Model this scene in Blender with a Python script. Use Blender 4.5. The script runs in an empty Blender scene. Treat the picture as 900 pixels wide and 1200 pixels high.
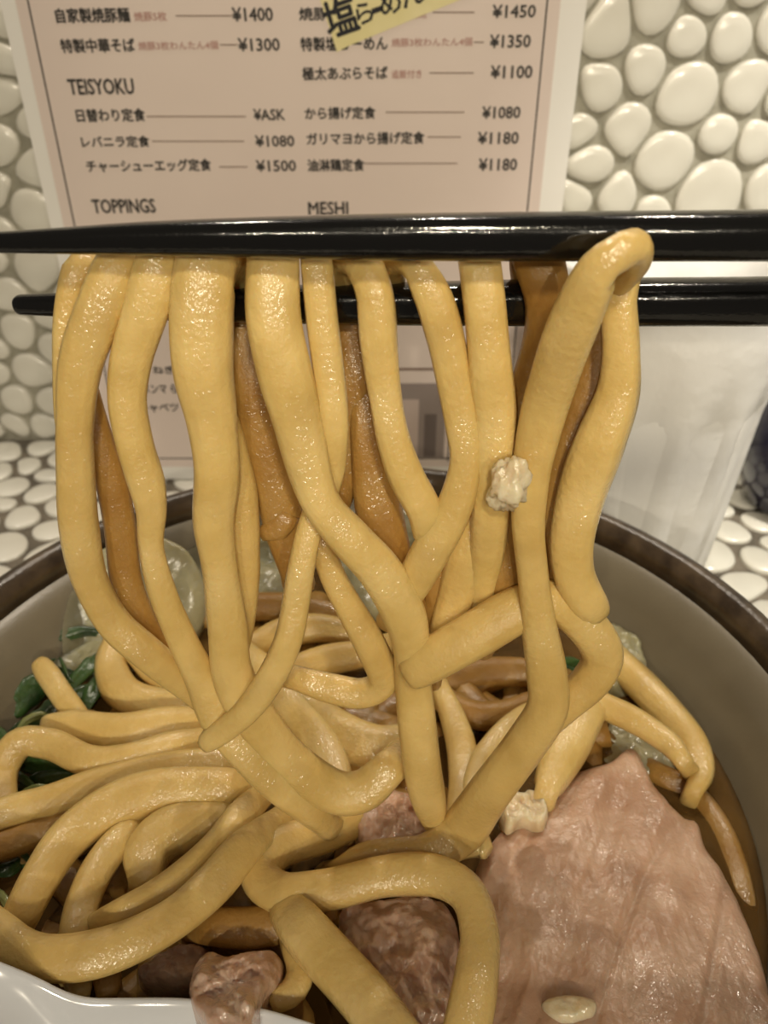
import bpy, bmesh, math, random
from mathutils import Vector, Matrix, noise
random.seed(11)
S = 0.01                                   # the scene is written in centimetres, built in metres
C = bpy.context.scene
COL = C.collection

# ------------------------------------------------------------------ camera
F = 950.0; TH = math.radians(34); CAMZ = 20.5
cam_d = bpy.data.cameras.new('camera'); cam = bpy.data.objects.new('camera', cam_d); COL.objects.link(cam)
cam.location = (0, 0, CAMZ*S); cam.rotation_euler = (math.radians(90)-TH, 0, 0)
cam_d.sensor_fit = 'VERTICAL'; cam_d.sensor_height = 36; cam_d.sensor_width = 27; cam_d.lens = 36*F/1200
cam_d.clip_start = 0.005; cam_d.clip_end = 20
cam_d.dof.use_dof = True; cam_d.dof.focus_distance = 0.138; cam_d.dof.aperture_fstop = 27
C.camera = cam
# ------------------------------------------------------------------ world, lights, exposure
w = bpy.data.worlds.new('world'); C.world = w; w.use_nodes = True
w.node_tree.nodes['Background'].inputs[0].default_value = (1.0, 0.86, 0.70, 1)
w.node_tree.nodes['Background'].inputs[1].default_value = 0.11
def lamp(name, loc, target, size, power, col=(1, .80, .55), size_y=None):
    d = bpy.data.lights.new(name, 'AREA'); d.energy = power; d.color = col; d.size = size*S
    if size_y: d.shape = 'RECTANGLE'; d.size_y = size_y*S
    o = bpy.data.objects.new(name, d); COL.objects.link(o)
    o.location = Vector(loc)*S
    o.rotation_euler = (Vector(target)-Vector(loc)).to_track_quat('-Z', 'Y').to_euler()
    return o
def spot(loc, target, cone, radius, power, col):
    d = bpy.data.lights.new('unseen_spot', 'SPOT'); d.energy = power; d.color = col; d.spot_size = math.radians(cone); d.spot_blend = 1; d.shadow_soft_size = radius*S
    o = bpy.data.objects.new('unseen_spot', d); COL.objects.link(o); o.location = Vector(loc)*S
    o.rotation_euler = (Vector(target)-Vector(loc)).to_track_quat('-Z', 'Y').to_euler(); return o
spot((4, -17, 42), (2, 15, 21), 50, 1.8, 3.0, (1, .88, .64))  # unseen key spot, cone shaped so the heap falls into penumbra
for x, y, z, p_ in ((-12, -48, 40, .70), (4, -56, 45, 1.0), (20, -44, 36, .65)): lamp('glint_lamp', (x, y, z), (0, 14, 14), 1.3, p_, (1, .88, .68))  # unseen small lamps added on the viewer's side for frontal light and glints
for x, y, z in ((-9, 30, 48), (3, 33, 50), (15, 29, 49)): lamp('glint_lamp', (x, y, z), (3, 11, 5), .9, .32, (1, .88, .72))  # unseen small lamps added overhead to make heap and pork glint
spot((25, 16, 48), (17, 33, 3), 46, 2, 8.6, (1, .94, .82))  # unseen side spot, cone limited to brighten the right counter and tumbler
spot((-24, 14, 46), (-19, 25, 0), 40, 2, 2.7, (1, .92, .80))  # unseen side spot, cone limited to brighten the left counter
C.view_settings.view_transform = 'Standard'; C.view_settings.look = 'None'
C.view_settings.gamma = 1; C.view_settings.use_curve_mapping = False; C.view_settings.exposure = 0.0

# ------------------------------------------------------------------ geometry of the viewpoint
def ray(u, v):
    x = (u-450)/F; d = (v-600)/F
    return Vector((x, math.cos(TH)-d*math.sin(TH), -math.sin(TH)-d*math.cos(TH)))
CAM = Vector((0, 0, CAMZ))
def at_y(u, v, y):  r = ray(u, v); return CAM+r*(y/r.y)
def at_z(u, v, z):  r = ray(u, v); return CAM+r*((z-CAMZ)/r.z)
def axis_depth(p):  q = p-CAM; return q.y*math.cos(TH)-q.z*math.sin(TH)
def project(p):
    q = p-CAM; d = axis_depth(p)
    if d < .5: return (-9999, -9999)
    return (450+F*q.x/d, 600-F*(q.y*math.sin(TH)+q.z*math.cos(TH))/d)
VIEWN = Vector((0, -math.cos(TH), math.sin(TH)))

# ------------------------------------------------------------------ object helpers
def tag(o, label=None, cat=None, group=None, kind=None):
    if label: o['label'] = label
    if cat: o['category'] = cat
    if group: o['group'] = group
    if kind: o['kind'] = kind
    return o
def link(name, me, mat=None, parent=None, loc=None):
    o = bpy.data.objects.new(name, me); COL.objects.link(o)
    if mat is not None and me is not None:
        me.materials.clear(); me.materials.append(mat)
    if loc is not None: o.location = Vector(loc)*S
    if parent is not None: o.parent = parent
    return o
def mesh(name, verts, faces, mat, parent=None, smooth=True, origin=None):
    """verts in cm, world frame; origin = where the object's own origin stands"""
    og = Vector(origin) if origin is not None else Vector((0, 0, 0))
    me = bpy.data.meshes.new(name)
    me.from_pydata([tuple((Vector(v)-og)*S) for v in verts], [], faces)
    me.validate(); me.update()
    bm = bmesh.new(); bm.from_mesh(me); bmesh.ops.recalc_face_normals(bm, faces=bm.faces); bm.to_mesh(me); bm.free()
    if smooth: me.polygons.foreach_set('use_smooth', [True]*len(me.polygons))
    o = link(name, me, mat)
    if parent is not None:
        o.parent = parent; o.location = og*S-parent.location
    else: o.location = og*S
    return o
def empty(name, loc): 
    o = bpy.data.objects.new(name, None); COL.objects.link(o); o.location = Vector(loc)*S; o.empty_display_size = .01; return o
def crom(P, step=.12):
    """Catmull-Rom through tuples (vector, radius...)"""
    out = []
    n = len(P)
    for i in range(n-1):
        p0, p1, p2, p3 = P[max(i-1, 0)], P[i], P[i+1], P[min(i+2, n-1)]
        L = (Vector(p2[:3])-Vector(p1[:3])).length
        k = max(2, int(L/step))
        for j in range(k):
            t = j/k
            out.append([.5*((2*b)+(-a+c)*t+(2*a-5*b+4*c-d)*t*t+(-a+3*b-3*c+d)*t**3) for a, b, c, d in zip(p0, p1, p2, p3)])
    out.append(list(P[-1]))
    return out

# ------------------------------------------------------------------ materials
def nt(name):
    m = bpy.data.materials.new(name); m.use_nodes = True
    n = m.node_tree.nodes; return m, n, m.node_tree.links, n['Principled BSDF']
def setp(b, **k):
    for a, v in k.items():
        key = {'col': 'Base Color', 'rough': 'Roughness', 'sss': 'Subsurface Weight', 'sscale': 'Subsurface Scale', 'srad': 'Subsurface Radius',
               'coat': 'Coat Weight', 'crough': 'Coat Roughness', 'trans': 'Transmission Weight', 'ior': 'IOR', 'metal': 'Metallic', 'spec': 'Specular IOR Level'}[a]
        b.inputs[key].default_value = (*v, 1) if a == 'col' else v
def add_noise_color(n, l, b, c1, c2, scale, detail=4, stretch=None, lo=.35, hi=.65, coord='Object'):
    tc = n.new('ShaderNodeTexCoord'); mp = n.new('ShaderNodeMapping'); t = n.new('ShaderNodeTexNoise'); r = n.new('ShaderNodeValToRGB')
    l.new(tc.outputs[coord], mp.inputs[0]); l.new(mp.outputs[0], t.inputs[0]); l.new(t.outputs[0], r.inputs[0]); l.new(r.outputs[0], b.inputs['Base Color'])
    if stretch: mp.inputs['Scale'].default_value = stretch
    t.inputs['Scale'].default_value = scale; t.inputs['Detail'].default_value = detail
    r.color_ramp.elements[0].position = lo; r.color_ramp.elements[1].position = hi
    r.color_ramp.elements[0].color = (*c1, 1); r.color_ramp.elements[1].color = (*c2, 1)
    return tc, mp, t, r
def add_bump(n, l, b, specs, coord='Object'):
    """specs: (scale, strength, distance_m, stretch)"""
    prev = None
    tc = n.new('ShaderNodeTexCoord')
    for sc, st, dist, stretch in specs:
        mp = n.new('ShaderNodeMapping'); t = n.new('ShaderNodeTexNoise'); bp = n.new('ShaderNodeBump')
        l.new(tc.outputs[coord], mp.inputs[0]); l.new(mp.outputs[0], t.inputs[0]); l.new(t.outputs[0], bp.inputs['Height'])
        if stretch: mp.inputs['Scale'].default_value = stretch; mp.inputs['Rotation'].default_value = (0, 0, .5)
        t.inputs['Scale'].default_value = sc; t.inputs['Detail'].default_value = 3
        bp.inputs['Strength'].default_value = st; bp.inputs['Distance'].default_value = dist
        if prev: l.new(prev.outputs[0], bp.inputs['Normal'])
        prev = bp
    l.new(prev.outputs[0], b.inputs['Normal'])
    if 'Coat Normal' in b.inputs: l.new(prev.outputs[0], b.inputs['Coat Normal'])
def wet_coat(n, l, b, sc=1400, dist=.00036):
    """a thin wet film whose fine ripples break the highlights into glints"""
    tc = n.new('ShaderNodeTexCoord'); t = n.new('ShaderNodeTexNoise'); bp = n.new('ShaderNodeBump')
    t.inputs['Scale'].default_value = sc; t.inputs['Detail'].default_value = 1.5
    bp.inputs['Strength'].default_value = 1; bp.inputs['Distance'].default_value = dist
    l.new(tc.outputs['Object'], t.inputs[0]); l.new(t.outputs[0], bp.inputs['Height']); l.new(bp.outputs[0], b.inputs['Coat Normal'])
    b.inputs['Coat Roughness'].default_value = .17; b.inputs['Coat IOR'].default_value = 1.75; 
    t2 = n.new('ShaderNodeTexNoise'); r2 = n.new('ShaderNodeValToRGB'); t2.inputs['Scale'].default_value = 75; t2.inputs['Detail'].default_value = 2
    l.new(tc.outputs['Object'], t2.inputs[0]); l.new(t2.outputs[0], r2.inputs[0]); l.new(r2.outputs[0], b.inputs['Coat Weight'])
    r2.color_ramp.elements[0].position = .44; r2.color_ramp.elements[1].position = .60
    r2.color_ramp.elements[0].color = (.12, .12, .12, 1); r2.color_ramp.elements[1].color = (1, 1, 1, 1)
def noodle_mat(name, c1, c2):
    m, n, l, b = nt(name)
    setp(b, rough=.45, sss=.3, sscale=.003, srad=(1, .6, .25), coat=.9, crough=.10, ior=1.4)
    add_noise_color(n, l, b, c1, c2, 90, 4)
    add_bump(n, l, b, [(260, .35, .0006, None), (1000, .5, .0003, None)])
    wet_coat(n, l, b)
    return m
M = {}
M['noodle_light'] = noodle_mat('noodle_light', (.63, .435, .14), (.78, .57, .22))
M['noodle'] = noodle_mat('noodle', (.585, .395, .125), (.72, .515, .185))
M['noodle_shade_tint'] = noodle_mat('noodle_shade_tint', (.32, .165, .035), (.43, .25, .065))  # noodle colour darkened to paint in the shade on strands lying behind
m, n, l, b = nt('pebble_glaze'); M['pebble'] = m
setp(b, rough=.22, coat=.4, crough=.08)
add_noise_color(n, l, b, (.64, .61, .53), (.76, .74, .66), 25, 3)
add_bump(n, l, b, [(120, .1, .0006, None)])
m, n, l, b = nt('grout'); M['grout'] = m
setp(b, rough=.9); add_noise_color(n, l, b, (.28, .265, .21), (.40, .38, .31), 160, 5); add_bump(n, l, b, [(700, .5, .0006, None)])
m, n, l, b = nt('counter_grout'); M['grout_dark'] = m
setp(b, rough=.85); add_noise_color(n, l, b, (.10, .085, .065), (.19, .16, .12), 160, 5); add_bump(n, l, b, [(700, .5, .0006, None)])
m, n, l, b = nt('black_lacquer'); M['lacquer'] = m
setp(b, spec=.3, col=(.004, .004, .004), rough=.15, coat=.5, crough=.05); add_bump(n, l, b, [(500, .25, .0004, (.3, 1, 1)), (1800, .25, .0001, None)])
m, n, l, b = nt('bowl_glaze'); M['bowl'] = m
setp(b, rough=.34, coat=.25, crough=.2); add_noise_color(n, l, b, (.15, .125, .082), (.19, .162, .11), 30, 6); add_bump(n, l, b, [(900, .15, .0002, None)])
m, n, l, b = nt('rim_glaze'); M['rim'] = m
setp(b, rough=.3, coat=.3, crough=.2); add_noise_color(n, l, b, (.03, .019, .011), (.085, .058, .034), 140, 5)
add_bump(n, l, b, [(500, .3, .0005, None)])
m, n, l, b = nt('broth'); M['broth'] = m
setp(b, rough=.06, trans=.55, ior=1.2); add_noise_color(n, l, b, (.17, .09, .025), (.28, .16, .05), 50, 3)
add_bump(n, l, b, [(120, .35, .001, None)])
m, n, l, b = nt('porcelain'); M['porcelain'] = m
setp(b, col=(.74, .76, .79), rough=.12, coat=.6, crough=.05)
m, n, l, b = nt('laminate'); M['laminate'] = m
setp(b, col=(.82, .80, .76), rough=.4)
m, n, l, b = nt('pink_paper'); M['pink'] = m
setp(b, rough=.6); add_noise_color(n, l, b, (.68, .575, .525), (.72, .615, .56), 12, 3)
def flat(name, col, rough=.7):
    m, n, l, b = nt(name); setp(b, col=col, rough=rough); M[name] = m; return m
flat('ink', (.03, .026, .024)); flat('red_ink', (.40, .20, .17)); flat('line_ink', (.20, .13, .10)); flat('grey_print', (.27, .22, .20)); flat('grey_print_dark', (.14, .11, .10)); flat('print_pale', (.50, .40, .355))
flat('marker', (.008, .008, .012))
m, n, l, b = nt('masking_tape'); M['tape'] = m
setp(b, rough=.6); add_noise_color(n, l, b, (.70, .62, .30), (.76, .68, .38), 60, 3)
m, n, l, b = nt('pork'); M['pork'] = m
setp(b, rough=.36, sss=.3, sscale=.004, srad=(1, .4, .25), coat=.7, crough=.17)
tc, mp, t, r = add_noise_color(n, l, b, (.46, .265, .165), (.64, .43, .30), 55, 6, (1, 2.2, 1), .3, .7)
r.color_ramp.elements.new(.9).color = (.66, .50, .38, 1)
mp.inputs['Rotation'].default_value = (0, 0, math.radians(-28))
add_bump(n, l, b, [(90, .7, .0018, (2.0, .35, 1)), (420, .5, .0008, None)]); wet_coat(n, l, b, 1300, .0004)
m, n, l, b = nt('pork_dark'); M['pork_dark'] = m
setp(b, rough=.36, sss=.3, sscale=.004, srad=(1, .4, .25), coat=.7, crough=.16)
add_noise_color(n, l, b, (.50, .30, .20), (.72, .51, .38), 110, 5)
add_bump(n, l, b, [(300, .6, .0012, None)]); wet_coat(n, l, b, 1200)
m, n, l, b = nt('pork_fat'); M['fat'] = m
setp(b, rough=.35, sss=.5, sscale=.005, srad=(1, .7, .4), coat=.7, crough=.15)
add_noise_color(n, l, b, (.66, .50, .30), (.82, .70, .48), 200, 4); add_bump(n, l, b, [(500, .6, .0008, None)])
m, n, l, b = nt('wonton_skin'); M['wonton'] = m
setp(b, rough=.3, sss=.6, sscale=.006, srad=(1, .8, .4), coat=.6, crough=.15)
add_noise_color(n, l, b, (.30, .275, .16), (.44, .41, .26), 60, 5); add_bump(n, l, b, [(160, .6, .0015, None), (900, .3, .0003, None)])
m, n, l, b = nt('leaf_green'); M['leaf'] = m
setp(b, rough=.35, coat=.5, crough=.2, sss=.1, sscale=.002); add_noise_color(n, l, b, (.012, .035, .010), (.05, .11, .025), 120, 4)
add_bump(n, l, b, [(400, .6, .0008, None)])
m, n, l, b = nt('stem_green'); M['stem'] = m
setp(b, rough=.35, coat=.5, crough=.2); add_noise_color(n, l, b, (.16, .19, .05), (.30, .31, .11), 120, 4)
m, n, l, b = nt('bamboo_shoot'); M['menma'] = m
setp(b, rough=.4, coat=.5, crough=.2); add_noise_color(n, l, b, (.26, .15, .05), (.36, .23, .09), 120, 4, (1, 6, 1))
m, n, l, b = nt('tumbler_plastic'); M['tumbler'] = m
setp(b, col=(.93, .925, .91), rough=.35, trans=.12, ior=1.2)
add_bump(n, l, b, [(90, .5, .0015, None)])
m, n, l, b = nt('iced_water'); M['water'] = m
setp(b, col=(.88, .90, .95), rough=.25, trans=.75, ior=1.2)
m, n, l, b = nt('ice'); M['ice'] = m
setp(b, col=(.90, .92, .97), rough=.2, trans=.55, ior=1.3); add_bump(n, l, b, [(200, .5, .001, None)])
m, n, l, b = nt('navy_ceramic'); M['navy'] = m
setp(b, col=(.012, .012, .035), rough=.2, coat=.6, crough=.08)
flat('dark_wood', (.05, .035, .025), .6)

# ------------------------------------------------------------------ pebble mosaic
def cells(seeds, half=3.2):
    """power diagram: seeds (x, y, r) -> polygon per seed"""
    out = []
    grid = {}
    for i, s in enumerate(seeds): grid.setdefault((int(s[0]//4), int(s[1]//4)), []).append(i)
    for i, (x, y, r) in enumerate(seeds):
        poly = [(x-half, y-half), (x+half, y-half), (x+half, y+half), (x-half, y+half)]
        gx, gy = int(x//4), int(y//4)
        near = [j for a in (-2, -1, 0, 1, 2) for c in (-2, -1, 0, 1, 2) for j in grid.get((gx+a, gy+c), []) if j != i]
        for j in near:
            X, Y, R = seeds[j]; dx, dy = X-x, Y-y; d2 = dx*dx+dy*dy
            if d2 < 1e-6 or d2 > 50: continue
            k = (d2+r*r-R*R)/2          # dx*px+dy*py <= k (p relative to the seed)
            new = []
            for a in range(len(poly)):
                p, q = poly[a], poly[(a+1) % len(poly)]
                fp = (p[0]-x)*dx+(p[1]-y)*dy-k; fq = (q[0]-x)*dx+(q[1]-y)*dy-k
                if fp <= 0: new.append(p)
                if fp*fq < 0:
                    t = fp/(fp-fq); new.append((p[0]+(q[0]-p[0])*t, p[1]+(q[1]-p[1])*t))
            poly = new
            if len(poly) < 3: break
        out.append(poly if len(poly) >= 3 else None)
    return out
def round_poly(poly, gap, n=22):
    cx = sum(p[0] for p in poly)/len(poly); cy = sum(p[1] for p in poly)/len(poly)
    # chaikin twice, resample by angle, inset
    for _ in range(3):
        q = []
        for a in range(len(poly)):
            p, r = poly[a], poly[(a+1) % len(poly)]
            q += [(p[0]*.75+r[0]*.25, p[1]*.75+r[1]*.25), (p[0]*.25+r[0]*.75, p[1]*.25+r[1]*.75)]
        poly = q
    pts = []
    for k in range(n):
        a = 2*math.pi*k/n; ca, sa = math.cos(a), math.sin(a); best = 0
        for i in range(len(poly)):
            p, r = poly[i], poly[(i+1) % len(poly)]
            x1, y1, x2, y2 = p[0]-cx, p[1]-cy, r[0]-cx, r[1]-cy
            den = ca*(y2-y1)-sa*(x2-x1)
            if abs(den) < 1e-9: continue
            t = (x1*(y2-y1)-y1*(x2-x1))/den; s = (x1*sa-y1*ca)/den if abs(den) > 0 else 0
            if t > 0 and -1e-6 <= s <= 1+1e-6: best = max(best, t)
        pts.append(best)
    rm = sum(pts)/n
    pts = [max(.25, (.7*p+.3*min(p, rm*1.15))-gap) for p in pts]
    pts = [(pts[i-1]+2*pts[i]+pts[(i+1) % n])/4 for i in range(n)]
    return (cx, cy), [(cx+p*math.cos(2*math.pi*k/n), cy+p*math.sin(2*math.pi*k/n)) for k, p in enumerate(pts)]
def pebble_geo(poly, to3, nrm, gap, h):
    (cx, cy), out = round_poly(poly, gap)
    n = len(out); V = []; Fc = []
    rings = [(1.0, -.06), (1.0, .42), (.95, .70), (.80, .91), (.45, 1.0)]
    for s, z in rings:
        for x, y in out: V.append(to3(cx+(x-cx)*s, cy+(y-cy)*s)+nrm*(z*h))
    V.append(to3(cx, cy)+nrm*h)
    for k in range(len(rings)-1):
        for i in range(n): Fc.append((k*n+i, k*n+(i+1) % n, (k+1)*n+(i+1) % n, (k+1)*n+i))
    b0 = (len(rings)-1)*n
    for i in range(n): Fc.append((b0+i, b0+(i+1) % n, len(V)-1))
    return V, Fc, to3(cx, cy)
def mosaic(parent, traced, box, to3, nrm, gap, h, space, rng, hide=None):
    seeds = list(traced); x0, x1, y0, y1 = box
    tries = 0
    while tries < 9000:
        tries += 1
        x, y = rng.uniform(x0, x1), rng.uniform(y0, y1); r = rng.uniform(.75, 1.25)*space
        ok = True
        for X, Y, R in seeds:
            if (X-x)**2+(Y-y)**2 < (.92*(r+R))**2: ok = False; break
        if ok: seeds.append((x, y, r))
    polys = cells(seeds)
    SV, SF = [], []; count = 0
    for s, poly in zip(seeds, polys):
        if poly is None or not (x0-.5 < s[0] < x1+.5 and y0-.5 < s[1] < y1+.5): continue
        poly = [(min(max(p[0], x0), x1), min(max(p[1], y0), y1)) for p in poly]
        hh = h*rng.uniform(.85, 1.15)
        V, Fc, c = pebble_geo(poly, to3, nrm, gap, hh)
        u, v = project(c)
        seen = -60 < u < 960 and -60 < v < 1260 and not (hide and hide(u, v, c))
        if seen and count < 290:
            mesh('pebble_tile', V, Fc, M['pebble'], parent, origin=c); count += 1
        else:
            b0 = len(SV); SV += V; SF += [tuple(i+b0 for i in f) for f in Fc]
    if SV: tag(mesh('outlying_pebbles', SV, SF, M['pebble'], parent, origin=SV[0]), kind='stuff')
    return count

WALLY = 37.1
def box_mesh(name, lo, hi, mat, parent=None, bev=0):
    x0, y0, z0 = lo; x1, y1, z1 = hi
    V = [(x0, y0, z0), (x1, y0, z0), (x1, y1, z0), (x0, y1, z0), (x0, y0, z1), (x1, y0, z1), (x1, y1, z1), (x0, y1, z1)]
    Fc = [(0, 3, 2, 1), (4, 5, 6, 7), (0, 1, 5, 4), (1, 2, 6, 5), (2, 3, 7, 6), (3, 0, 4, 7)]
    o = mesh(name, V, Fc, mat, parent, smooth=False, origin=((x0+x1)/2, (y0+y1)/2, z0))
    if bev:
        md = o.modifiers.new('bevel', 'BEVEL'); md.width = bev*S; md.segments = 3
    return o
wall = tag(box_mesh('wall_back', (-48, WALLY, -6), (48, WALLY+4, 42), M['grout']), kind='structure')
table = box_mesh('counter', (-48, -14, -4), (48, WALLY, 0), M['grout_dark'])
tag(table, 'counter top paved with glossy cream pebbles in dark grout', 'counter')
WT = [(710,33,30),(767,14,26),(830,0,22),(805,43,27),(857,42,29),(905,28,26),(757,83,27),(705,105,27),(804,110,38),(872,102,28),(912,118,20),
      (677,152,22),(734,148,27),(840,158,24),(886,167,24),(780,188,36),(693,192,25),(673,232,20),(722,230,22),(763,245,16),(830,225,40),(899,218,28),
      (3,113,22),(8,168,20),(30,142,14),(38,192,17),(0,228,16),(30,244,22),(5,272,16),(5,25,18),(0,68,18),(42,313,26),(14,343,21),(0,306,14),(23,388,22),(59,372,14),
      (60,402,17),(-2,405,13),(37,434,22),(2,437,13),(22,467,20),(57,468,17),(17,500,19),(52,499,17),(-18,470,18),(-22,380,20)]
wt = []
for u, v, r in WT:
    p = at_y(u, v, WALLY); wt.append((p.x, p.z, r/F*axis_depth(p)*.97))
rng = random.Random(4)
def wall3(x, z): return Vector((x, WALLY, z))
n1 = mosaic(wall, wt, (-47, 47, .1, 41), wall3, Vector((0, -1, 0)), .085, .30, 1.0, rng,
            hide=lambda u, v, c: (-12 < c.x < 5.8))
TT = [(13,530,17),(50,527,16),(35,547,15),(3,553,14),(57,557,13),(17,573,17),(48,580,17),(3,594,13),(28,607,19),(64,596,13),(15,640,21),(54,627,18),(-18,612,18),
      (866,561,17),(873,587,19),(845,598,13),(893,567,13),(889,614,20),(857,624,19),(836,653,26),(884,656,20),(872,689,25),(900,708,18),(848,565,13),(905,590,16),(912,640,18)]
tt = []
for u, v, r in TT:
    p = at_z(u, v, 0); tt.append((p.x, p.y, r/F*axis_depth(p)*1.12))
n2 = mosaic(table, tt, (-47, 47, -13, WALLY-.2), lambda x, y: Vector((x, y, 0)), Vector((0, 0, 1)), .13, .22, 1.05, rng,
            hide=lambda u, v, c: ((c.x+.7)**2+(c.y-11.6)**2 < 81) )
print('pebbles', n1, n2)

# ------------------------------------------------------------------ menu card
MY = 32.8
menu = empty('menu_card', (-3.1, MY, 0)); tag(menu, 'pink printed food menu in white laminated border standing against the pebble wall', 'menu')
def mbox(name, x0, x1, z0, z1, y0, y1, mat): return box_mesh(name, (x0, y0, z0), (x1, y1, z1), mat, menu)
mbox('laminate_sheet', -13.15, 6.95, .26, 29.5, MY, MY+.12, M['laminate'])
mbox('printed_sheet', -12.62, 6.05, .95, 28.9, MY-.012, MY, M['pink'])
ly = MY-.018
FB = at_y(200, 537, MY).z
for a in ((-12.22, -12.16, FB, 28.5), (5.56, 5.62, FB, 28.5), (-12.2, 5.6, FB-.03, FB+.03)):
    mbox('frame_line', a[0], a[1], a[2], a[3], ly, MY-.012, M['ink'])
TILT = math.radians(.7)
def text(s, u0, v0, u1, v1, mat='ink', bold=.012, name='menu_text', rot=TILT, y=ly-.002, parent=None, lab=None):
    """u0,v0 .. u1,v1: the printed line's box (left, top, right, bottom) in the photograph"""
    cu = bpy.data.curves.new(name, 'FONT'); cu.body = s; cu.size = 1; cu.offset = 0; cu.resolution_u = 2
    o = bpy.data.objects.new(name, cu); COL.objects.link(o)
    bpy.context.view_layer.update()
    dg = bpy.context.evaluated_depsgraph_get(); me = bpy.data.meshes.new_from_object(o.evaluated_get(dg))
    bpy.data.objects.remove(o); bpy.data.curves.remove(cu)
    xs = [v.co.x for v in me.vertices]; ys = [v.co.y for v in me.vertices]
    a = at_y(u0, v1, y); c = at_y(u1, v0, y)
    c2 = at_y(u1, v1, y); a2 = at_y(u0, v0, y)
    W = c2.x-a.x; H = a2.z-a.z
    sx = W/(max(xs)-min(xs)); sy = H/(max(ys)-min(ys)); mx, my_ = min(xs), min(ys)
    cr, sr = math.cos(rot), math.sin(rot)
    base = a
    for v in me.vertices:
        X = (v.co.x-mx)*sx; Z = (v.co.y-my_)*sy
        v.co = ((X*cr-Z*sr)*S, 0, (X*sr+Z*cr)*S)
    par = parent or menu
    if bold:
        d_ = bold*H*S
        vs = [v.co.copy() for v in me.vertices]; fs = [tuple(p.vertices) for p in me.polygons]
        V2, F2 = [], []
        for dx, dz in ((d_, 0), (-d_, 0), (0, d_), (0, -d_)):
            b0 = len(V2); V2 += [(v.x+dx, v.y-.00001*len(V2)/len(vs), v.z+dz) for v in vs]; F2 += [tuple(i+b0 for i in f) for f in fs]
        me = bpy.data.meshes.new(name); me.from_pydata(V2, [], F2)
    ob = link(name, me, M[mat]); ob.parent = par; ob.location = base*S-par.location
    if lab: ob['label'] = lab
    return ob
T = [('自家製焼豚麺', 67, 10, 153, 27, 'ink'), ('焼豚5枚', 158, 14, 196, 25, 'red_ink'), ('¥1400', 273, 9, 320, 25, 'ink'),
     ('特製中華そば', 73, 46, 159, 62, 'ink'), ('焼豚3枚わんたん4個', 163, 49, 256, 59, 'red_ink'), ('¥1300', 280, 45, 328, 60, 'ink'),
     ('TEISYOKU', 82, 93, 158, 111, 'ink'),
     ('日替わり定食', 91, 128, 171, 143, 'ink'), ('¥ASK', 298, 128, 334, 141, 'ink'),
     ('レバニラ定食', 97, 160, 176, 173, 'ink'), ('¥1080', 300, 159, 345, 172, 'ink'),
     ('チャーシューエッグ定食', 103, 188, 248, 202, 'ink'), ('¥1500', 301, 188, 347, 201, 'ink'),
     ('TOPPINGS', 110, 234, 183, 250, 'ink'),
     ('焼豚塩らーめん', 351, 9, 470, 24, 'ink'), ('焼豚5枚', 478, 12, 500, 22, 'red_ink'), ('¥1450', 577, 6, 627, 21, 'ink'),
     ('特製塩らーめん', 353, 44, 454, 60, 'ink'), ('焼豚3枚わんたん4個', 459, 45, 553, 55, 'red_ink'), ('¥1350', 574, 41, 621, 56, 'ink'),
     ('極太あぶらそば', 355, 79, 454, 94, 'ink'), ('追飯付き', 459, 82, 494, 92, 'red_ink'), ('¥1100', 575, 77, 623, 92, 'ink'),
     ('から揚げ定食', 358, 126, 440, 140, 'ink'), ('¥1080', 565, 125, 609, 139, 'ink'),
     ('ガリマヨから揚げ定食', 360, 156, 497, 170, 'ink'), ('¥1180', 560, 155, 607, 169, 'ink'),
     ('油淋鶏定食', 361, 187, 427, 201, 'ink'), ('¥1180', 561, 186, 605, 200, 'ink'),
     ('MESHI', 362, 237, 408, 252, 'ink'),
     ('ねぎ', 180, 429, 205, 438, 'ink'), ('メンマ ら', 168, 451, 208, 461, 'ink'), ('キャベツ', 164, 473, 210, 483, 'ink')]
for s_, a, b_, c, d, mt in T: text(s_, a, b_, c, d, mt, bold=.038 if mt == 'ink' else .015)
def rule(u0, u1, v):
    p, q = at_y(u0, v, MY), at_y(u1, v-1, MY); z = (p.z+q.z)/2
    mbox('leader_line', p.x, q.x, z-.02, z+.02, ly, MY-.012, M['line_ink'])
for a in ((206,272,19),(258,278,53),(172,288,137),(178,286,166),(257,290,196),(507,556,15),(555,567,50),(503,555,86),(452,544,132),(501,540,161),(427,536,192)): rule(*a)
# the printed photograph low on the sheet
def pr(name, u0, v0, u1, v1, mat, dy):
    p, q = at_y(u0, v1, MY), at_y(u1, v0, MY); mbox(name, p.x, q.x, p.z, q.z, ly-dy, MY-.012, M[mat])
pr('printed_picture', 400, 449, 524, 536, 'grey_print', .002)
pr('printed_picture_light_field', 405, 468, 491, 533, 'print_pale', .004)
pr('printed_picture_dark_bar', 496, 485, 512, 535, 'grey_print_dark', .005)
pr('printed_picture_side_line', 524, 494, 528, 540, 'ink', .006)
pr('leader_line', 400, 431, 540, 434, 'line_ink', .0)
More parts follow.
